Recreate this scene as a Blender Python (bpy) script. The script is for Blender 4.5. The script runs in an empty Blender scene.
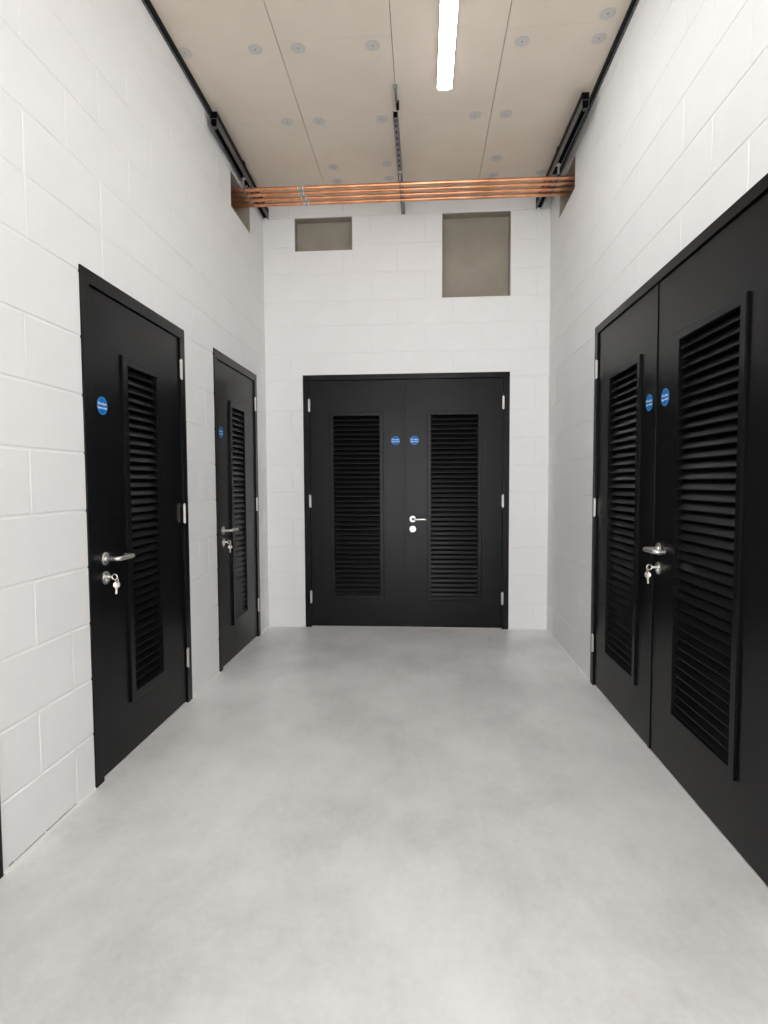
import bpy, bmesh, math, random
from mathutils import Vector, Matrix
random.seed(7)
S = bpy.context.scene
COL = S.collection
PI = math.pi

# ------------------------------------------------------------------ camera
F_PX, PITCH, YAW, ROLL, CAM_H = 560.0, 0.05158, 0.06904, -0.00494, 1.2272
fw = Vector((-math.sin(YAW)*math.cos(PITCH), math.cos(YAW)*math.cos(PITCH), -math.sin(PITCH)))
rt0 = Vector((math.cos(YAW), math.sin(YAW), 0.0)); up0 = rt0.cross(fw)
rt = math.cos(ROLL)*rt0 + math.sin(ROLL)*up0
up = -math.sin(ROLL)*rt0 + math.cos(ROLL)*up0
cam_d = bpy.data.cameras.new('camera'); cam = bpy.data.objects.new('camera', cam_d); COL.objects.link(cam)
cam.matrix_world = Matrix(((rt.x, up.x, -fw.x, 0), (rt.y, up.y, -fw.y, 0), (rt.z, up.z, -fw.z, CAM_H), (0, 0, 0, 1)))
cam_d.sensor_fit = 'HORIZONTAL'; cam_d.sensor_width = 36.0; cam_d.lens = F_PX/768*36.0
cam_d.clip_start = 0.02
S.camera = cam

# ------------------------------------------------------------------ world, exposure
DAYLIGHT = 6.6        # overcast sky, reaching the room through the open doorway behind the viewpoint
w = bpy.data.worlds.new('world'); S.world = w; w.use_nodes = True
w.node_tree.nodes['Background'].inputs[0].default_value = (0.985, 0.995, 1.01, 1)
w.node_tree.nodes['Background'].inputs[1].default_value = DAYLIGHT
vs = S.view_settings
vs.view_transform = 'Standard'; vs.look = 'None'; vs.gamma = 1.0; vs.use_curve_mapping = False
vs.exposure = 0.0
LAMP = 34.5            # emission of the batten diffusers
LAMP_COL = (0.975, 0.99, 1.015)

# ------------------------------------------------------------------ room dimensions (metres)
WL, WR, D = -1.3211, 1.0292, 4.6927       # left wall, right wall, back wall planes
ZC = 3.538                                # ceiling
Y0 = -3.3                                 # far end of the room behind the viewpoint

# ------------------------------------------------------------------ materials
def mat(name, col, rough=0.5, metal=0.0, spec=0.5):
    m = bpy.data.materials.new(name); m.use_nodes = True
    b = m.node_tree.nodes['Principled BSDF']
    b.inputs['Base Color'].default_value = (*col, 1); b.inputs['Roughness'].default_value = rough
    b.inputs['Metallic'].default_value = metal; b.inputs['Specular IOR Level'].default_value = spec
    return m, m.node_tree, b
def noise(nt, scale, detail=4, rough=0.55, coord='Object', stretch=(1, 1, 1)):
    tc = nt.nodes.new('ShaderNodeTexCoord'); mp = nt.nodes.new('ShaderNodeMapping')
    mp.inputs['Scale'].default_value = stretch
    nt.links.new(tc.outputs[coord], mp.inputs[0])
    n = nt.nodes.new('ShaderNodeTexNoise'); n.inputs['Scale'].default_value = scale
    n.inputs['Detail'].default_value = detail; n.inputs['Roughness'].default_value = rough
    nt.links.new(mp.outputs[0], n.inputs['Vector'])
    return n
def ramp(nt, fac, stops):
    r = nt.nodes.new('ShaderNodeValToRGB'); e = r.color_ramp.elements
    while len(e) < len(stops): e.new(0.5)
    for el, (p, c) in zip(e, stops): el.position = p; el.color = (*c, 1)
    nt.links.new(fac, r.inputs[0]); return r
def bump(nt, b, h, strength, dist):
    bp = nt.nodes.new('ShaderNodeBump'); bp.inputs['Strength'].default_value = strength
    bp.inputs['Distance'].default_value = dist
    nt.links.new(h, bp.inputs['Height']); nt.links.new(bp.outputs[0], b.inputs['Normal'])

M = {}
m, nt, b = mat('white_masonry_paint', (0.80, 0.79, 0.775), 0.62); M['paint'] = m
n = noise(nt, 6, 5); r = ramp(nt, n.outputs[0], [(0.3, (0.905, 0.900, 0.892)), (0.7, (0.925, 0.921, 0.914))])
nt.links.new(r.outputs[0], b.inputs['Base Color'])
n2 = noise(nt, 170, 3, 0.6); bump(nt, b, n2.outputs[0], 0.32, 0.002)

m, nt, b = mat('pale_resin_floor', (0.55, 0.54, 0.53), 0.42); M['floor'] = m
n = noise(nt, 1.5, 7, 0.62, stretch=(1, .75, 1)); r = ramp(nt, n.outputs[0], [(0.36, (0.665, 0.659, 0.650)), (0.5, (0.780, 0.774, 0.766)), (0.64, (0.865, 0.860, 0.852))])
n3 = noise(nt, 40, 3, 0.6)
mx = nt.nodes.new('ShaderNodeMix'); mx.data_type = 'RGBA'; mx.blend_type = 'OVERLAY'; mx.inputs[0].default_value = 0.22
nt.links.new(r.outputs[0], mx.inputs[6]); nt.links.new(n3.outputs[0], mx.inputs[7]); nt.links.new(mx.outputs[2], b.inputs['Base Color'])
rr = nt.nodes.new('ShaderNodeMapRange'); rr.inputs[3].default_value = 0.28; rr.inputs[4].default_value = 0.42
n4 = noise(nt, 4, 5); nt.links.new(n4.outputs[0], rr.inputs[0]); nt.links.new(rr.outputs[0], b.inputs['Roughness'])

m, nt, b = mat('tan_cement_board', (0.40, 0.345, 0.285), 0.75, spec=.3); M['board'] = m
n = noise(nt, 3.0, 6, 0.6); r = ramp(nt, n.outputs[0], [(0.3, (0.79, 0.695, 0.58)), (0.7, (0.85, 0.755, 0.64))])
nt.links.new(r.outputs[0], b.inputs['Base Color'])
n2 = noise(nt, 130, 3); bump(nt, b, n2.outputs[0], 0.08, 0.001)
M['gap'] = mat('dark_board_gap', (0.09, 0.07, 0.055), 0.9)[0]

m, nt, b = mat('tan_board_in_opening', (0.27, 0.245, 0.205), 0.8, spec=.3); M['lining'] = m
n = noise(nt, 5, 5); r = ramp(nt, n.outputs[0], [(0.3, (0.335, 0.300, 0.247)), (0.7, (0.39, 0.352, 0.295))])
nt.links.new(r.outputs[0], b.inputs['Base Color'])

m, nt, b = mat('black_powder_coat', (0.0040, 0.0042, 0.0047), 0.40, spec=.19); M['black'] = m
n2 = noise(nt, 350, 2); bump(nt, b, n2.outputs[0], 0.10, 0.0006)
n = noise(nt, 5, 4); rr = nt.nodes.new('ShaderNodeMapRange'); rr.inputs[3].default_value = 0.25; rr.inputs[4].default_value = 0.34
nt.links.new(n.outputs[0], rr.inputs[0]); nt.links.new(rr.outputs[0], b.inputs['Roughness'])
M['void'] = mat('black_unlit_void', (0.003, 0.003, 0.003), 0.9, spec=.1)[0]  # black for the unlit space behind louvres and doors
m, nt, b = mat('satin_stainless', (0.70, 0.69, 0.67), 0.34, 1.0); M['steel'] = m
M['keymetal'] = mat('nickel_key', (0.72, 0.68, 0.63), 0.35, 1.0)[0]
M['keyhole'] = mat('dark_keyway', (0.02, 0.02, 0.02), 0.6)[0]
m, nt, b = mat('galvanised_steel', (0.20, 0.205, 0.215), 0.5, 0.85); M['galv'] = m
n = noise(nt, 60, 3); r = ramp(nt, n.outputs[0], [(0.3, (0.12, 0.125, 0.135)), (0.7, (0.26, 0.265, 0.275))])
nt.links.new(r.outputs[0], b.inputs['Base Color'])
M['rail'] = mat('black_rail', (0.004, 0.004, 0.0045), 0.6, 0, .15)[0]
m, nt, b = mat('bright_galvanised_steel', (0.27, 0.275, 0.285), 0.55, 0.6); M['galv2'] = m
M['slot'] = mat('channel_shade_black', (0.002, 0.002, 0.002), 0.9, 0, .05)[0]  # near-black colour for the shade inside the open channels
m, nt, b = mat('copper', (0.80, 0.36, 0.17), 0.33, 1.0); M['copper'] = m
n = noise(nt, 5, 5, 0.6, stretch=(1, 4, 4)); r = ramp(nt, n.outputs[0], [(0.32, (0.50, 0.21, 0.10)), (0.5, (0.80, 0.38, 0.20)), (0.7, (0.92, 0.54, 0.34))])
nt.links.new(r.outputs[0], b.inputs['Base Color'])
M['label'] = mat('white_pipe_label', (0.75, 0.74, 0.72), 0.6)[0]
M['print'] = mat('label_print', (0.10, 0.10, 0.10), 0.6)[0]
M['washer'] = mat('grey_zinc_washer', (0.64, 0.605, 0.56), 0.6, 0.0)[0]
M['blue'] = mat('sign_blue', (0.0, 0.17, 0.62), 0.45, 0, .08)[0]
M['ring'] = mat('sign_pale_blue_rim', (0.10, 0.36, 0.72), 0.35)[0]
M['white'] = mat('sign_white', (0.80, 0.82, 0.84), 0.4)[0]
M['housing'] = mat('white_luminaire_housing', (0.78, 0.78, 0.77), 0.45)[0]
M['sealant'] = mat('white_sealant', (0.84, 0.835, 0.82), 0.45)[0]
M['soil'] = mat('grime', (0.38, 0.35, 0.31), 0.9)[0]
m, nt, b = mat('lit_diffuser', (0.9, 0.9, 0.9), 0.5); M['lamp'] = m
b.inputs['Emission Color'].default_value = (*LAMP_COL, 1); b.inputs['Emission Strength'].default_value = LAMP

# ------------------------------------------------------------------ helpers
def link(name, me, parent=None, mw=None):
    o = bpy.data.objects.new(name, me); COL.objects.link(o)
    if parent is not None: o.parent = parent
    if mw is not None: o.matrix_local = mw
    return o
def mesh_of(bm, name, mats, smooth=False):
    bmesh.ops.recalc_face_normals(bm, faces=bm.faces)
    me = bpy.data.meshes.new(name); bm.to_mesh(me); bm.free()
    for mm in (mats if isinstance(mats, (list, tuple)) else [mats]): me.materials.append(M[mm])
    if smooth:
        for p in me.polygons: p.use_smooth = True
        try: me.set_sharp_from_angle(angle=math.radians(40))
        except Exception: pass
    return me
def obj(name, bm, mats, parent=None, mw=None, smooth=False):
    return link(name, mesh_of(bm, name, mats, smooth), parent, mw)
def tag(o, label, cat=None, group=None, kind=None):
    o['label'] = label
    if cat: o['category'] = cat
    if group: o['group'] = group
    if kind: o['kind'] = kind
    return o
def empty(name, mw):
    o = bpy.data.objects.new(name, None); COL.objects.link(o); o.matrix_world = mw
    o.empty_display_size = 0.1
    return o
def box(bm, x0, x1, y0, y1, z0, z1, bev=0.0, mi=0):
    r = bmesh.ops.create_cube(bm, size=1.0)
    bmesh.ops.scale(bm, verts=r['verts'], vec=(x1-x0, y1-y0, z1-z0))
    bmesh.ops.translate(bm, verts=r['verts'], vec=((x0+x1)/2, (y0+y1)/2, (z0+z1)/2))
    fs = set(f for v in r['verts'] for f in v.link_faces)
    if bev > 0:
        es = list(set(e for f in fs for e in f.edges))
        rb = bmesh.ops.bevel(bm, geom=es, offset=bev, segments=2, affect='EDGES', profile=0.5)
        fs = set(rb['faces']) | set(f for f in fs if f.is_valid)
    for f in fs:
        if f.is_valid: f.material_index = mi
    return bm
def tube(bm, pts, r, seg=12, caps=True, mi=0):
    pts = [Vector(p) for p in pts]; rings = []
    prev = None
    for i, p in enumerate(pts):
        t = (pts[min(i+1, len(pts)-1)] - pts[max(i-1, 0)]).normalized()
        if prev is None:
            a = Vector((0, 0, 1)) if abs(t.z) < .9 else Vector((1, 0, 0))
            nrm = (a - t*a.dot(t)).normalized()
        else:
            nrm = (prev - t*prev.dot(t)).normalized()
        prev = nrm; bi = t.cross(nrm)
        rad = r[i] if isinstance(r, (list, tuple)) else r
        rings.append([bm.verts.new(p + rad*(math.cos(2*PI*k/seg)*nrm + math.sin(2*PI*k/seg)*bi)) for k in range(seg)])
    for a, c in zip(rings, rings[1:]):
        for k in range(seg):
            f = bm.faces.new((a[k], a[(k+1) % seg], c[(k+1) % seg], c[k])); f.material_index = mi
    if caps:
        f = bm.faces.new(rings[0]); f.material_index = mi
        f = bm.faces.new(list(reversed(rings[-1]))); f.material_index = mi
    return bm
def lathe_y(bm, prof, cx=0, cz=0, seg=28, mi=0):
    """profile of (radius, y) spun round an axis along y through (cx, cz)"""
    rings = []
    for rad, y in prof:
        if rad < 1e-6: rings.append([bm.verts.new((cx, y, cz))])
        else: rings.append([bm.verts.new((cx+rad*math.cos(2*PI*k/seg), y, cz+rad*math.sin(2*PI*k/seg))) for k in range(seg)])
    for a, c in zip(rings, rings[1:]):
        for k in range(seg):
            k2 = (k+1) % seg
            if len(a) == 1 and len(c) == 1: continue
            if len(a) == 1: f = bm.faces.new((a[0], c[k2], c[k]))
            elif len(c) == 1: f = bm.faces.new((a[k], a[k2], c[0]))
            else: f = bm.faces.new((a[k], a[k2], c[k2], c[k]))
            f.material_index = mi
    return bm
def slab(bm, u0, u1, z0, z1, y0, y1, holes=()):
    """upright slab in the x-z plane between y0 and y1 with rectangular openings"""
    us = sorted(set([u0, u1]+[h[0] for h in holes]+[h[1] for h in holes])); us = [q for q in us if u0 <= q <= u1]
    zs = sorted(set([z0, z1]+[h[2] for h in holes]+[h[3] for h in holes])); zs = [q for q in zs if z0 <= q <= z1]
    solid = lambda i, j: 0 <= i < len(us)-1 and 0 <= j < len(zs)-1 and not any(
        h[0] <= (us[i]+us[i+1])/2 <= h[1] and h[2] <= (zs[j]+zs[j+1])/2 <= h[3] for h in holes)
    V = {}
    def v(i, j, k):
        if (i, j, k) not in V: V[(i, j, k)] = bm.verts.new((us[i], (y0, y1)[k], zs[j]))
        return V[(i, j, k)]
    for i in range(len(us)-1):
        for j in range(len(zs)-1):
            if not solid(i, j): continue
            bm.faces.new((v(i, j, 0), v(i+1, j, 0), v(i+1, j+1, 0), v(i, j+1, 0)))
            bm.faces.new((v(i, j, 1), v(i, j+1, 1), v(i+1, j+1, 1), v(i+1, j, 1)))
            if not solid(i-1, j): bm.faces.new((v(i, j, 0), v(i, j+1, 0), v(i, j+1, 1), v(i, j, 1)))
            if not solid(i+1, j): bm.faces.new((v(i+1, j, 0), v(i+1, j, 1), v(i+1, j+1, 1), v(i+1, j+1, 0)))
            if not solid(i, j-1): bm.faces.new((v(i, j, 0), v(i, j, 1), v(i+1, j, 1), v(i+1, j, 0)))
            if not solid(i, j+1): bm.faces.new((v(i, j+1, 0), v(i+1, j+1, 0), v(i+1, j+1, 1), v(i, j+1, 1)))
    return bm

# local frames: x runs along the wall to the viewer's right, -y faces the room
MW_L = Matrix.Translation((WL, 0, 0)) @ Matrix.Rotation(PI/2, 4, 'Z')            # x = world y
MW_R = Matrix.Translation((WR, 0, 0)) @ Matrix.Rotation(-PI/2, 4, 'Z')           # x = -world y
MW_B = Matrix.Translation((0, D, 0))
MW_F = Matrix.Translation((0, Y0, 0)) @ Matrix.Rotation(PI, 4, 'Z')

# door openings, wall coordinate of the frame's outer edges
D0 = (0.665, 1.612, 2.0763); D1 = (2.1162, 3.0633, 2.0763); D2 = (3.5054, 4.4185, 2.088)
DB = (-1.0014, 0.7132, 2.1318); DR = (1.575, 3.4598, 2.1416)
HOLE_L = (3.903, 4.332, 3.150, 3.394); HOLE_R = (3.975, 4.412, 3.217, 3.432)
REC1 = (-1.055, -0.577, 3.151, 3.417); REC2 = (0.162, 0.713, 2.743, 3.414)

# ------------------------------------------------------------------ floor and ceiling
bm = bmesh.new()
box(bm, WL-.25, WR+.25, Y0-.2, D+.25, -0.12, 0.0)
o = obj('floor', bm, 'floor'); tag(o, 'pale grey cloudy resin floor running between the doors', kind='structure')

bm = bmesh.new(); box(bm, WL-.25, WR+.25, Y0-.2, D+.25, ZC+.011, ZC+.10)
ceiling = obj('ceiling', bm, 'gap'); tag(ceiling, 'tan cement board ceiling with grey round fixing washers', kind='structure')
strips = [(WL+.001, -.757), (-.757, -.157), (-.157, .431), (.431, WR-.001)]
for si, (a, c) in enumerate(strips):
    js = [3.01, 4.277] if si in (1, 3) else [3.65]
    y = js[0]
    while y > Y0: y -= 1.267; js.append(max(y, Y0))
    js = sorted(set(js+[D-.001]))
    for y0, y1 in zip(js, js[1:]):
        if y1-y0 < .05: continue
        bm = bmesh.new(); g = .0017
        box(bm, a+(g if si else 0), c-(g if si < 3 else 0), y0+.0007, y1-.0007, ZC, ZC+.012)
        obj('ceiling_board', bm, 'board', ceiling)
bm = bmesh.new()
# washer: shallow dished disc, lies under the board
prof = [(0.0, -.0009), (.006, -.0009), (.034, -.0012), (.0365, -.0012), (.038, 0.0)]
lathe_y(bm, prof, seg=24)
lathe_y(bm, [(0, -.0020), (.003, -.0020), (.0035, -.0005)], seg=10, mi=1)
bmesh.ops.rotate(bm, verts=bm.verts, cent=(0, 0, 0), matrix=Matrix.Rotation(PI/2, 3, 'X'))
wme = mesh_of(bm, 'fixing_washer', ['washer', 'keyhole'], True)
spots = [(-.887, 3.053), (-1.272, 3.049), (-.658, 3.061), (-.26, 3.073), (-.863, 3.66), (-.659, 3.666), (-.256, 3.674),
         (-.650, 4.183), (-.254, 4.175), (-.651, 4.38), (-.252, 4.369), (.332, 3.683), (.526, 3.689), (.523, 3.105), (.526, 4.167),
         (.532, 4.389), (.921, 3.115), (.916, 2.959), (.885, 4.376), (-.26, 2.46), (-.66, 2.46), (-.88, 2.46), (.33, 2.46), (.525, 2.46)]
for (x, y) in spots:
    link('fixing_washer', wme, ceiling, Matrix.Translation((x, y, ZC)))

# ------------------------------------------------------------------ block walls
_cache = {}
def block_mesh(w_, h_):
    k = (round(w_, 3), round(h_, 3))
    if k in _cache: return _cache[k]
    w_, h_ = k; gx, gz, bv, bx = .0011, .0034, .0042, .0030
    bm = bmesh.new(); R = []
    for (ins_x, ins_z, y) in ((gx, gz, .012), (gx, gz, .0019), (gx+bx*.40, gz+bv*.40, .0007), (gx+bx, gz+bv, .0)):
        R.append([bm.verts.new(p) for p in ((ins_x, y, ins_z), (w_-ins_x, y, ins_z), (w_-ins_x, y, h_-ins_z), (ins_x, y, h_-ins_z))])
    for a, c in zip(R, R[1:]):
        for i in range(4): bm.faces.new((a[i], a[(i+1) % 4], c[(i+1) % 4], c[i]))
    bm.faces.new(R[-1])
    me = mesh_of(bm, 'block', 'paint'); _cache[k] = me
    return me
def cut(rect, holes):
    out = [rect]
    for (a, b_, c, d) in holes:
        nx = []
        for (u0, u1, z0, z1) in out:
            if u1 <= a or u0 >= b_ or z1 <= c or z0 >= d: nx.append((u0, u1, z0, z1)); continue
            if u0 < a: nx.append((u0, a, z0, z1))
            if u1 > b_: nx.append((b_, u1, z0, z1))
            x0, x1 = max(u0, a), min(u1, b_)
            if z0 < c: nx.append((x0, x1, z0, c))
            if z1 > d: nx.append((x0, x1, d, z1))
        out = nx
    return [q for q in out if q[1]-q[0] > .02 and q[3]-q[2] > .02]
def block_wall(name, mw, ulo, uhi, b0, b1, courses, joints, holes, label, z_top):
    bm = bmesh.new(); slab(bm, ulo, uhi, 0.0, z_top, .0025, .20, holes)
    wall = obj(name, bm, 'paint', None, mw); tag(wall, label, kind='structure')
    for k, (z0, z1) in enumerate(courses):
        us = [b0]+[u for u in sorted(joints(k)) if b0+.03 < u < b1-.03]+[b1]
        for u0, u1 in zip(us, us[1:]):
            for (p0, p1, q0, q1) in cut((u0, u1, z0, z1), holes):
                o = link('block', block_mesh(p1-p0, q1-q0), wall,
                         Matrix.Translation((p0, random.uniform(-.0004, .0002), q0)))
    return wall
def courses_from(zs, top):
    zs = [z for z in zs if z < top-.01]+[top]
    return list(zip(zs, zs[1:]))

# left wall (x = world y)
zl = [0, .225, .45, .675, .90, 1.125, 1.35, 1.575, 1.80, 2.05, 2.259, 2.475, 2.695, 2.92, 3.145, 3.37]
def jl(k):
    if k < 9:
        base = 1.806 if k % 2 else 2.0
        u = [base-.455*i for i in range(1 if k in (4, 6, 8) else 0, 4)]
        return u+([3.22, 3.365] if k % 2 else [])
    base = 1.832 if (k % 2 == 0 or k == 9) else 2.064
    return [base+.4525*i for i in range(-3, 7)]
holes_l = [(q[0]+.01, q[1]-.01, -.01, 2.05) for q in (D0, D1, D2)]+[HOLE_L]
wall_l = block_wall('wall_left', MW_L, Y0, D+.004, .45, D, courses_from(zl, ZC), jl, holes_l,
                    'white painted blockwork wall with two single black doors', ZC)
# right wall (x = -world y)
zr = [.2292*i for i in range(9)]+[2.10, 2.310, 2.524, 2.748, 2.976, 3.205, 3.434]
def jr(k):
    base = 3.752 if k % 2 else 3.522
    return [-(base+.463*i) for i in range(-8, 3)]
holes_r = [(-DR[1]+.01, -DR[0]-.01, -.01, 2.10), (-HOLE_R[1], -HOLE_R[0], HOLE_R[2], HOLE_R[3])]
wall_r = block_wall('wall_right', MW_R, -D-.004, -Y0, -D, -.45, courses_from(zr, ZC), jr, holes_r,
                    'white painted blockwork wall with a double black door', ZC)
# back wall
zb = [0, .224, .46, .694, .924, 1.146, 1.377, 1.602, 1.838, 2.092, 2.308, 2.532, 2.737, 2.962, 3.188, 3.424]
def jb(k):
    base = -1.10 if k % 2 else -.875
    return [base+.45*i for i in range(-1, 6)]
holes_b = [(DB[0]+.01, DB[1]-.01, -.01, 2.092), REC1, REC2]
wall_b = block_wall('wall_back', MW_B, WL-.2, WR+.2, WL, WR, courses_from(zb, ZC), jb, holes_b,
                    'white painted end wall with two square recesses above a double black door', ZC)
# wall behind the viewpoint
DOORWAY = (-.85, 1.15, -.01, 2.6)
bm = bmesh.new(); slab(bm, -WR-.2, -WL+.2, 0, ZC, 0, .2, [DOORWAY])
o = obj('wall_front', bm, 'paint', None, MW_F); tag(o, 'white wall at the other end of the room with a wide open doorway', kind='structure')

def lining(wall, u0, u1, z0, z1, depth, t=.006, front=.0015, y_off=0):
    """board lining of an opening: back panel and four reveals"""
    bm = bmesh.new(); box(bm, u0, u1, depth, depth+t, z0, z1)
    obj('recess_panel', bm, 'lining', wall)
    bm = bmesh.new()
    box(bm, u0-.0005, u0+t, front, depth, z0, z1); box(bm, u1-t, u1+.0005, front, depth, z0, z1)
    box(bm, u0+t, u1-t, front, depth, z1-t, z1+.0005); box(bm, u0+t, u1-t, front, depth, z0-.0005, z0+t)
    obj('recess_reveal', bm, 'lining', wall)
lining(wall_b, REC1[0], REC1[1], REC1[2], REC1[3], .085)
lining(wall_b, REC2[0], REC2[1], REC2[2], REC2[3], .085)
lining(wall_l, HOLE_L[0], HOLE_L[1], HOLE_L[2], HOLE_L[3], .20)
lining(wall_r, -HOLE_R[1], -HOLE_R[0], HOLE_R[2], HOLE_R[3], .20)

# sealant beads where wall meets floor
tn = [0]
def bead(mw, u0, u1, label, grime=False):
    tn[0] += 1
    bm = bmesh.new(); n_ = max(2, int((u1-u0)/.05)); pr = [(0.0, .0), (-.009, .0), (-.006, .0055), (-.001, .009), (.004, .009), (.004, 0)]
    rows = []
    for i in range(n_+1):
        u = u0+(u1-u0)*i/n_; k = 1+random.uniform(-.18, .18)
        rows.append([bm.verts.new((u, y*k if y < 0 else y, z*k)) for (y, z) in pr])
    for a, c in zip(rows, rows[1:]):
        for i in range(len(pr)): j = (i+1) % len(pr); bm.faces.new((a[i], a[j], c[j], c[i]))
    bm.faces.new(rows[0]); bm.faces.new(list(reversed(rows[-1])))
    o = obj('trim_%d' % tn[0], bm, 'sealant', None, mw, True); tag(o, label, kind='structure')
    return o
tb = bead(MW_L, D0[1]+.002, D1[0]-.002, 'white sealant bead between floor and wall beside the single door further from the end wall')
bm = bmesh.new()
u = D0[1]+.03
while u < 1.98:                                    # grime caught above the bead
    L_ = random.uniform(.015, .06)
    box(bm, u, u+L_, -.0016, .002, .0092, .0092+random.uniform(.0015, .0045)); u += L_+random.uniform(-.004, .012)
obj('dirt_line', bm, 'soil', tb)
bead(MW_L, D1[1]+.002, D2[0]-.002, 'white sealant bead on the floor between the two single doors')
bead(MW_L, D2[1]+.002, D-.01, 'short white sealant bead in the corner by the further single door')
bead(MW_R, -D+.01, -DR[1]-.002, 'white sealant bead under the wall beside the double door by the corner')
bead(MW_B, WL+.01, DB[0]-.002, 'white sealant bead along the end wall near the single door')
bead(MW_B, DB[1]+.002, WR-.01, 'white sealant bead along the end wall near the side double door')

# ------------------------------------------------------------------ doors
LEVER_R = .0095
def lever_path(side=1):
    P = [(0, .0, 0), (0, -.030, 0)]
    R_ = .018
    for i in range(7):
        t = i/6*PI/2; P.append((side*(R_-R_*math.cos(t)), -.040-R_*math.sin(t), 0))
    P.append((side*.088, -.058, 0))
    for i in range(7):
        t = i/6*PI/2; P.append((side*(.098+R_*math.sin(t)), -.040-R_*math.cos(t), 0))
    P.append((side*.116, -.016, 0))
    return P
def handle_set(leaf, u, z, zc):
    bm = bmesh.new(); lathe_y(bm, [(0, 0), (.0265, 0), (.0275, -.0015), (.0275, -.007), (.0255, -.009), (.013, -.009), (.012, -.0115), (0, -.0115)])
    obj('handle_rose', bm, 'steel', leaf, Matrix.Translation((u, .004, z)), True)
    bm = bmesh.new(); tube(bm, lever_path(), LEVER_R, 16)
    obj('lever_handle', bm, 'steel', leaf, Matrix.Translation((u, -.006, z)), True)
    bm = bmesh.new(); lathe_y(bm, [(0, 0), (.0265, 0), (.0275, -.0015), (.0275, -.007), (.0255, -.009), (0, -.009)])
    obj('lock_escutcheon', bm, 'steel', leaf, Matrix.Translation((u, .004, zc)), True)
    bm = bmesh.new()
    lathe_y(bm, [(.0088, 0), (.0088, -.003), (.0080, -.0035), (0, -.0035)], 0, .004, 20)
    box(bm, -.005, .005, -.0035, 0, -.017, -.002, .001)
    box(bm, -.0011, .0011, -.0042, -.003, -.002, .0095, 0, 1)
    obj('lock_cylinder', bm, ['steel', 'keyhole'], leaf, Matrix.Translation((u, -.0048, zc)), True)
_bl = {}
def blade_mesh(w_):
    k = round(w_, 4)
    if k in _bl: return _bl[k]
    bm = bmesh.new()
    prof = [(-.0050, -.0168), (-.0034, -.0178), (-.0020, -.0168), (.0170, .0140), (.0170, .0165), (.0145, .0165), (-.0050, -.0138)]
    A = [bm.verts.new((0, y, z)) for y, z in prof]; B = [bm.verts.new((w_, y, z)) for y, z in prof]
    for i in range(len(prof)): j = (i+1) % len(prof); bm.faces.new((A[i], A[j], B[j], B[i]))
    bm.faces.new(A); bm.faces.new(list(reversed(B)))
    _bl[k] = mesh_of(bm, 'louvre_blade', 'black'); return _bl[k]
def border_mesh(w_, h_, bw, y0, y1, ch=.0025):
    """mitred picture-frame border, outer size w_ x h_, chamfered front edges"""
    bm = bmesh.new()
    sec = [(0, y1), (0, y0+ch), (ch, y0), (bw-ch, y0), (bw, y0+ch), (bw, y1+.022), (bw-.003, y1+.022), (bw-.003, y1)]
    R = []
    for (cx, cz, sx, sz) in ((0, 0, 1, 1), (w_, 0, -1, 1), (w_, h_, -1, -1), (0, h_, 1, -1)):
        R.append([bm.verts.new((cx+sx*i_, y, cz+sz*i_)) for i_, y in sec])
    for q in range(4):
        a, c = R[q], R[(q+1) % 4]
        for i in range(len(sec)): j = (i+1) % len(sec); bm.faces.new((a[i], a[j], c[j], c[i]))
    return mesh_of(bm, 'louvre_border', 'black')
def hinge_mesh():
    bm = bmesh.new()
    for i in range(3):
        z = -.052+i*.0350
        tube(bm, [(0, 0, z), (0, 0, z+.0338)], .0058, 14)
    tube(bm, [(0, 0, -.0545), (0, 0, -.052)], .0045, 12); tube(bm, [(0, 0, .0528), (0, 0, .0555)], .0045, 12)
    box(bm, -.009, .009, .0035, .0060, -.050, .050)
    return mesh_of(bm, 'hinge', 'steel', True)
HINGE = hinge_mesh()
NB = 38
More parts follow.
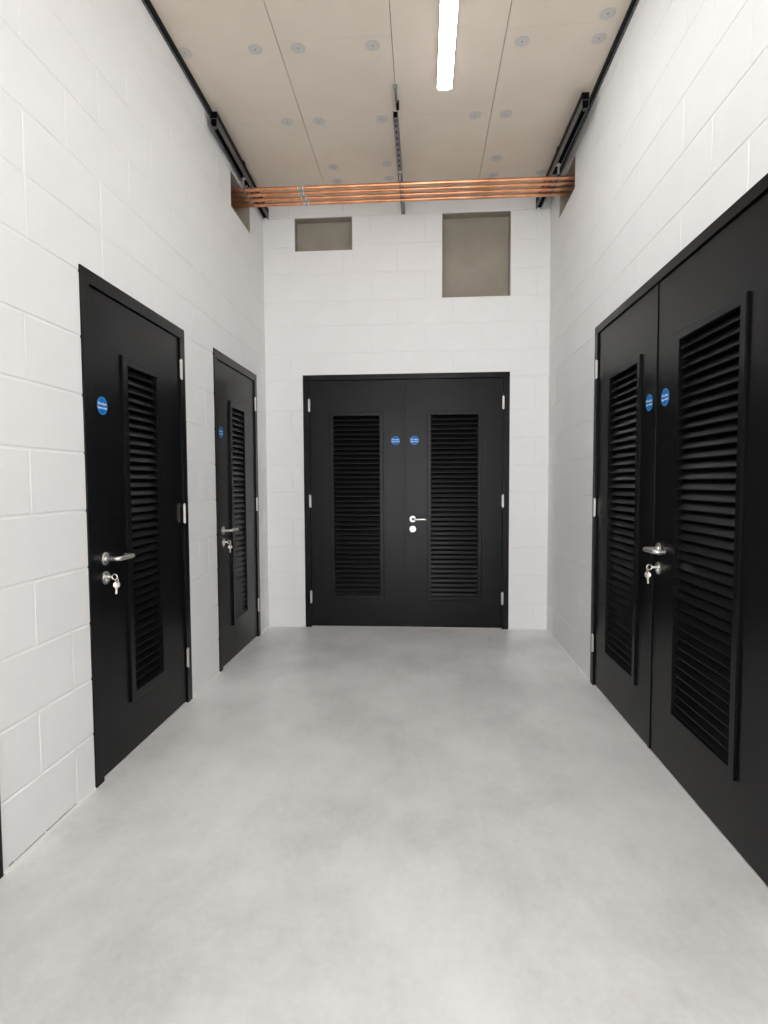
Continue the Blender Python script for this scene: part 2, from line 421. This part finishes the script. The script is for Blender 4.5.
def make_door(name, mw, u0, u1, H, leaves, label, jw=.055, hw=.046, handle=None, z_off=0):
    """leaves: list of dict(l, r, louvre=(a, b), hinge='l'/'r'); all in wall coordinates"""
    root = empty(name, mw @ Matrix.Translation((u0, 0, 0))); tag(root, label, kind='structure')
    W = u1-u0
    bm = bmesh.new()                                    # frame: jambs and head with a rebate
    for (a, c) in ((0, jw), (W-jw, W)): box(bm, a, c, -.006, .10, 0, H-hw, .0012)
    box(bm, 0, W, -.006, .10, H-hw, H, .0012)
    for (a, c) in ((jw, jw+.014), (W-jw-.014, W-jw)): box(bm, a, c, .054, .10, 0, H-hw)
    box(bm, jw, W-jw, .054, .10, H-hw-.014, H-hw)
    obj('door_frame', bm, 'black', root)
    bm = bmesh.new(); box(bm, jw, W-jw, .006, .10, 0, .0045, .001)
    obj('threshold', bm, 'sealant', root)
    bm = bmesh.new(); box(bm, .012, W-.012, .1005, .106, 0, H-.012); obj('light_stop_panel', bm, 'void', root)  # unseen black plate, added to stop daylight leaking past the leaves
    out = []
    for L in leaves:
        l, r = L['l']-u0+.0025, L['r']-u0-.0025
        la, lb = L['louvre'][0]-u0, L['louvre'][1]-u0
        zb_, zt = L['lz']; bw = L.get('bw', .034)
        ztop = H-hw-.005
        bm = bmesh.new(); slab(bm, l, r, .011, ztop, .004, .048, [(la+bw-.003, lb-bw+.003, zb_+bw-.003, zt-bw+.003)])
        leaf = obj('door_leaf', bm, 'black', root); out.append(leaf)
        link('louvre_border', border_mesh(lb-la, zt-zb_, bw, -.007, .005), leaf, Matrix.Translation((la, 0, zb_)))
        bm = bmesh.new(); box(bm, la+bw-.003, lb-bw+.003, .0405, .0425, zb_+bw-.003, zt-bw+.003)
        obj('louvre_shade_sheet', bm, 'void', leaf)  # added black sheet: darkness behind the blades, keeps light out
        bw_ = lb-la-2*bw; ih = zt-zb_-2*bw; p = ih/NB
        me = blade_mesh(bw_)
        for i in range(NB):
            link('louvre_blade', me, leaf, Matrix.Translation((la+bw, .006, zb_+bw+p*(i+.5)-.001)))
        hx = (l-.003) if L['hinge'] == 'l' else (r+.003)
        for hz in L['hz']:
            link('hinge', HINGE, leaf, Matrix.Translation((hx, -.0105, hz)))
        if 'strip' in L:
            bm = bmesh.new(); s = L['strip']-u0; box(bm, s-.024, s+.0015, -.0005, .004, .011, ztop, .001)
            obj('meeting_strip', bm, 'black', leaf)
        if 'handle' in L:
            hu, hz_, cz_ = L['handle']; handle_set(leaf, hu-u0, hz_, cz_)
    return root
def single(name, d, mw, label, k=1.0):
    u0, u1, H = d; W = u1-u0; s = W/.947
    return make_door(name, mw, u0, u1, H, [dict(l=u0+.057*s, r=u1-.057*s, louvre=(u0+.292*s, u0+.644*s), lz=(.240, 1.796), bw=.040*s,
                     hinge='r', hz=(1.852, 1.065, .257), handle=(u0+.121*s, .918, .838))], label, jw=.057*s, hw=.055)
single('door_1', D1, MW_L, 'single black louvred door further from the end wall, keys in its lock')
single('door_2', D2, MW_L, 'single black louvred door next to the corner of the end wall')
single('door_3', D0, MW_L, 'black door frame of which only the foot of one jamb shows')
def double(name, u0, u1, H, mw, label, lf, rf, lv1, lv2, hu, up_=0.0):
    """lf, rf: outer leaf edges; lv1, lv2: louvre spans; hu: handle position"""
    hz = (1.882+up_, 1.076, .260); mid = (hu-.060)
    return make_door(name, mw, u0, u1, H, [
        dict(l=lf, r=mid, louvre=lv1, lz=(.238, 1.822+up_), bw=.034, hinge='l', hz=hz, strip=mid),
        dict(l=mid, r=rf, louvre=lv2, lz=(.238, 1.822+up_), bw=.034, hinge='r', hz=hz,
             handle=(hu, .925+up_*1.5, .841+up_*1.5))], label, jw=.052, hw=.044)
double('door_4', DB[0], DB[1], DB[2], MW_B, 'double black louvred door in the end wall',
       -.9494, .6612, (-.780, -.326), (.037, .490), -.083)
double('door_5', -DR[1], -DR[0], DR[2], MW_R, 'double black louvred door in the side wall with keys in its lock',
       -3.4078, -1.627, (-3.215, -2.752), (-2.378, -1.878), -2.513, .006)

# ------------------------------------------------------------------ blue round door signs
def text_into(bm, body, size, cx, cz, y, mi):
    cu = bpy.data.curves.new('txt', 'FONT'); cu.body = body; cu.size = size; cu.align_x = 'CENTER'; cu.align_y = 'CENTER'
    cu.resolution_u = 3; cu.offset = size*.045
    to = bpy.data.objects.new('txt', cu); COL.objects.link(to)
    dg = bpy.context.evaluated_depsgraph_get(); me = bpy.data.meshes.new_from_object(to.evaluated_get(dg))
    vs_ = [bm.verts.new((cx+v.co.x, y, cz+v.co.y)) for v in me.vertices]
    for p in me.polygons:
        try: f = bm.faces.new([vs_[i] for i in p.vertices]); f.material_index = mi
        except ValueError: pass
    bpy.data.objects.remove(to); bpy.data.curves.remove(cu); bpy.data.meshes.remove(me)
bm = bmesh.new(); lathe_y(bm, [(.0348, -.0012), (.0366, -.0012), (.0366, .0)], seg=40, mi=1); lathe_y(bm, [(0, -.0012), (.0348, -.0012)], seg=40, mi=0)
SIGN = None
text_into(bm, 'Fire door', .0160, 0, .0080, -.0014, 2)
text_into(bm, 'keep locked', .0132, 0, -.0090, -.0014, 2)
me = bpy.data.meshes.new('door_sign'); bm.to_mesh(me); bm.free()
for k in ('blue', 'ring', 'white'): me.materials.append(M[k])
def sign(mw, u, z, label):
    o = link('door_sign', me, None, mw @ Matrix.Translation((u, .0038, z)))
    tag(o, label, 'sign', 'blue round door signs')
sign(MW_L, D1[0]+.139, 1.553, 'round blue sign on the single door further from the end wall')
sign(MW_L, D2[0]+.122, 1.565, 'round blue sign on the single door next to the end wall corner')
sign(MW_B, -.225, 1.582, 'round blue sign on the end wall door leaf that has no handle')
sign(MW_B, -.067, 1.582, 'round blue sign above the handle on the end wall double door')
sign(MW_R, -2.656, 1.588, 'round blue sign on the side double door leaf without a handle')
sign(MW_R, -2.488, 1.587, 'round blue sign above the keyed handle on the side double door')

# ------------------------------------------------------------------ keys left in the locks
def key_set(mw, u, z, label, swing=.1, turn=-.9):
    root = empty('key_set', mw @ Matrix.Translation((u, -.0085, z))); tag(root, label, 'keys', 'keys hanging in door locks')
    bm = bmesh.new()                                     # key in the cylinder: shank + bow seen edge on
    box(bm, -.0010, .0010, -.018, .0015, -.0015, .0085, .0004)
    tube(bm, [(0, -.030+.011*math.cos(a), .0035+.011*math.sin(a)) for a in [i/20*2*PI for i in range(21)]], .0026, 8, False)
    obj('inserted_key', bm, 'keymetal', root, None, True)
    bm = bmesh.new()
    tube(bm, [(.0105*math.sin(a)*.35+.002, -.038-.0040*math.sin(a), -.010-.0085*math.cos(a)) for a in [i/24*2*PI for i in range(25)]], .0012, 8, False)
    obj('key_ring', bm, 'keymetal', root, None, True)
    bm = bmesh.new()                                     # hanging key: round bow, shank with bitting
    lathe_y(bm, [(0, -.0013), (.0125, -.0013), (.0138, -.0006), (.0138, .0006), (.0125, .0013), (0, .0013)], 0, -.0135, 24)
    box(bm, -.0042, .0042, -.0013, .0013, -.034, -.024, .0004); box(bm, -.0034, .0034, -.0011, .0011, -.052, -.033, .0004)
    for i in range(4): box(bm, .0030, .0030+.0010+.0006*(i % 2), -.0008, .0008, -.050+i*.004, -.0475+i*.004)
    lathe_y(bm, [(0, -.0017), (.0030, -.0017), (.0034, -.0014)], 0, -.0040, 10, 1)
    obj('hanging_key', bm, ['keymetal', 'keyhole'], root, Matrix.Translation((.002, -.038, -.0160)) @ Matrix.Rotation(swing, 4, 'Y') @ Matrix.Rotation(turn, 4, 'Z'), True)
s1 = 1.0; s2 = (D2[1]-D2[0])/.947; sr = (DR[1]-DR[0])/1.7146
key_set(MW_L, D1[0]+.121, .838, 'small bunch of keys in the lock of the single door further from the end wall', .15)
key_set(MW_L, D2[0]+.121*s2, .838, 'small bunch of keys in the single door next to the end wall corner', .12)
key_set(MW_R, -2.513, .850, 'small bunch of keys in the lock of the side double door', -.15, .9)

# ------------------------------------------------------------------ perimeter rails, strut channels
def perimeter_rail(x0, x1, lip_x0, lip_x1, label):
    root = empty('ceiling_rail', Matrix.Translation(((x0+x1)/2, 0, ZC-.03))); tag(root, label, 'rail', 'dark rails along the ceiling edges')
    inv = root.matrix_world.inverted()
    bm = bmesh.new(); box(bm, x0, x1, Y0+.01, D-.003, ZC-.030, ZC-.0005)
    obj('rail_body', bm, 'rail', root, inv)
    bm = bmesh.new(); box(bm, lip_x0, lip_x1, Y0+.01, D-.003, ZC-.0325, ZC-.030)
    obj('rail_flange', bm, 'galv', root, inv)
perimeter_rail(WL+.001, WL+.024, WL+.001, WL+.012, 'thin black rail in the ceiling corner above the single doors')
perimeter_rail(WR-.024, WR-.001, WR-.012, WR-.001, 'thin black rail in the ceiling corner above the side double door')

def channel(bm, w_, h_, L_, z0, up_=False, t=.0025, lip=.0065, mi=0, slots=False):
    """open lipped channel along +y, width w_ centred on x = 0, from z0 to z0+h_; slot faces down (or up)"""
    zt, zb_ = z0+h_, z0
    if up_: box(bm, -w_/2, w_/2, 0, L_, zb_, zb_+t, 0, mi)
    else: box(bm, -w_/2, w_/2, 0, L_, zt-t, zt, 0, mi)
    box(bm, -w_/2, -w_/2+t, 0, L_, zb_, zt, 0, mi); box(bm, w_/2-t, w_/2, 0, L_, zb_, zt, 0, mi)
    za, zb2 = ((zt-t, zt) if up_ else (zb_, zb_+t))
    box(bm, -w_/2+t, -w_/2+lip, 0, L_, za, zb2, 0, mi); box(bm, w_/2-lip, w_/2-t, 0, L_, za, zb2, 0, mi)
CH_Z = 3.416
PIPE_Y = [4.088, 4.160, 4.234, 4.308]; PIPE_Z = 3.345
def strut(xn, xf, y0, double_, w_, label):
    y1 = D-.004; L_ = math.hypot(y1-y0, xf-xn); ang = -math.atan2(xf-xn, y1-y0)
    root = empty('strut_channel', Matrix.Translation((xn, y0, CH_Z)) @ Matrix.Rotation(ang, 4, 'Z')); tag(root, label, 'channel', 'strut channels carrying the copper pipes')
    bm = bmesh.new(); channel(bm, w_, .041, L_, 0, not double_); obj('lower_channel', bm, 'galv2' if not double_ else 'galv', root)
    bm = bmesh.new(); box(bm, -w_/2+.003, w_/2-.003, .002, L_-.002, .012, .0385); obj('channel_shade_fill', bm, 'slot', root)  # solid black fill in place of the shaded hollow
    if double_:
        bm = bmesh.new(); channel(bm, w_, .041, L_, .0412, True); obj('upper_channel', bm, 'rail', root)
        bm = bmesh.new(); box(bm, -w_/2+.0026, w_/2-.0026, .0015, L_-.002, .0440, .0820); obj('channel_shade_fill', bm, 'slot', root)  # same black fill, painting the upper hollow's shade at its open end
        top = .0822
    else: top = .041
    for yy in (L_*.5, L_-.15):
        bm = bmesh.new(); box(bm, -w_/2+.012, w_/2-.012, yy-.02, yy+.02, top, ZC-CH_Z-.0003); obj('packer', bm, 'rail', root)
    bm = bmesh.new()
    tube(bm, [(0, .022, -.003), (0, .022, -.0005)], .013, 16); tube(bm, [(0, .022, -.009), (0, .022, -.003)], .0085, 6)
    obj('end_bolt', bm, 'galv', root)
    if not double_:
        for i in range(9):
            bm = bmesh.new(); box(bm, -.0048, .0048, .06+i*.062, .088+i*.062, -.0006, .0004); obj('channel_slot', bm, 'rail', root)
    for yy in (PIPE_Y[0]-.03, PIPE_Y[2]-.03):
        bm = bmesh.new(); tube(bm, [(0, yy-y0, PIPE_Z-CH_Z+.010), (0, yy-y0, .01)], .005, 10); box(bm, -.015, .015, yy-y0-.012, yy-y0+.012, -.006, -.0005, .001)
        obj('hanger_bolt', bm, 'steel', root, None, True)
    return root
strut(-1.270, -1.292, 3.46, True, .041, 'grey strut channel by the wall of the single doors, under the ceiling')
strut(-.160, -.154, 3.478, False, .030, 'narrow slotted strut channel hanging along the middle ceiling joint')
strut(.952, .930, 3.46, True, .041, 'grey strut channel by the wall of the side double door, under the ceiling')
# conduit clip ahead of the middle channel
root = empty('conduit', Matrix.Translation((-.156, 3.375, ZC))); tag(root, 'short thin grey conduit on the ceiling joint ahead of the middle channel', 'conduit')
bm = bmesh.new(); tube(bm, [(0, 0, -.009), (0, .13, -.009)], .0075, 12); obj('tube', bm, 'galv2', root, None, True)
bm = bmesh.new(); box(bm, -.011, .011, -.006, .006, -.019, -.0003, .002); obj('clip', bm, 'galv2', root)
bm = bmesh.new(); box(bm, -.002, .016, .13, .18, -.03, -.0003, .002); obj('bracket', bm, 'rail', root)

# ------------------------------------------------------------------ copper pipes
XL, XR = WL-.19, WR+.19
names_ = ['copper pipe furthest from the end wall', 'copper pipe second from the room side of the row of four', 'copper pipe third from the room side of the row of four', 'copper pipe closest to the end wall']
for i, py in enumerate(PIPE_Y):
    root = empty('copper_pipe', Matrix.Translation((0, py, PIPE_Z))); tag(root, names_[i], 'pipe', 'copper pipes crossing under the ceiling')
    sk = .008; yy = lambda x: sk*(x+.16)/1.2
    bm = bmesh.new()
    xs = [XL+(XR-XL)*k/24 for k in range(25)]
    tube(bm, [(x, yy(x), random.uniform(-.0008, .0008)) for x in xs], .0134, 18)
    obj('pipe', bm, 'copper', root, None, True)
    x0 = -.895+random.uniform(-.006, .006)
    bm = bmesh.new(); tube(bm, [(x0, yy(x0), 0), (x0+.042, yy(x0), 0)], .0141, 18)
    for k in range(3): tube(bm, [(x0+.009+k*.009, yy(x0), 0), (x0+.013+k*.009, yy(x0), 0)], .0143, 18, True, 1)
    obj('pipe_label', bm, ['label', 'print'], root, None, True)
    if i in (0, 2):
        xx = (-.62, .35)[i // 2]
        bm = bmesh.new(); tube(bm, [(xx, yy(xx), 0), (xx+.05, yy(xx), 0)], .0143, 18); obj('coupling', bm, 'copper', root, None, True)
    for xc in (-1.282, -.157, .941):
        bm = bmesh.new(); tube(bm, [(xc-.004, yy(xc), 0), (xc+.004, yy(xc), 0)], .0149, 18)
        tube(bm, [(xc, yy(xc), .014), (xc, yy(xc), CH_Z-PIPE_Z-.0008)], .0035, 8)
        obj('pipe_clip', bm, 'galv2', root, None, True)

# ------------------------------------------------------------------ batten lights
def batten(y0, y1, label):
    root = empty('batten_light', Matrix.Translation((.129, (y0+y1)/2, ZC))); tag(root, label, 'light', 'ceiling batten lights')
    L_ = (y1-y0)/2
    bm = bmesh.new(); box(bm, -.0425, .0425, -L_, L_, -.042, -.0003, .003); obj('housing', bm, 'housing', root)
    bm = bmesh.new(); n_ = 8
    sec = [(-.0415+.083*t/n_, -.0422-.010*math.sin(t*PI/n_)**.7) for t in range(n_+1)]
    A = [bm.verts.new((x, -L_+.001, z)) for x, z in sec]; B = [bm.verts.new((x, L_-.001, z)) for x, z in sec]
    for i in range(len(sec)): j = (i+1) % len(sec); bm.faces.new((A[i], A[j], B[j], B[i]))
    bm.faces.new(A); bm.faces.new(list(reversed(B)))
    obj('diffuser', bm, 'lamp', root)
    for s in (-1, 1):
        bm = bmesh.new(); box(bm, -.0435, .0435, min(s*L_, s*(L_+.003)), max(s*L_, s*(L_+.003)), -.043, -.002, .001); obj('end_cap', bm, 'housing', root)
batten(1.875, 3.365, 'bright white linear batten light on the tan ceiling above the doors')
batten(-.10, 1.39, 'white linear batten light second from the end wall')
batten(-2.6, -1.11, 'white linear batten light next to the open doorway')
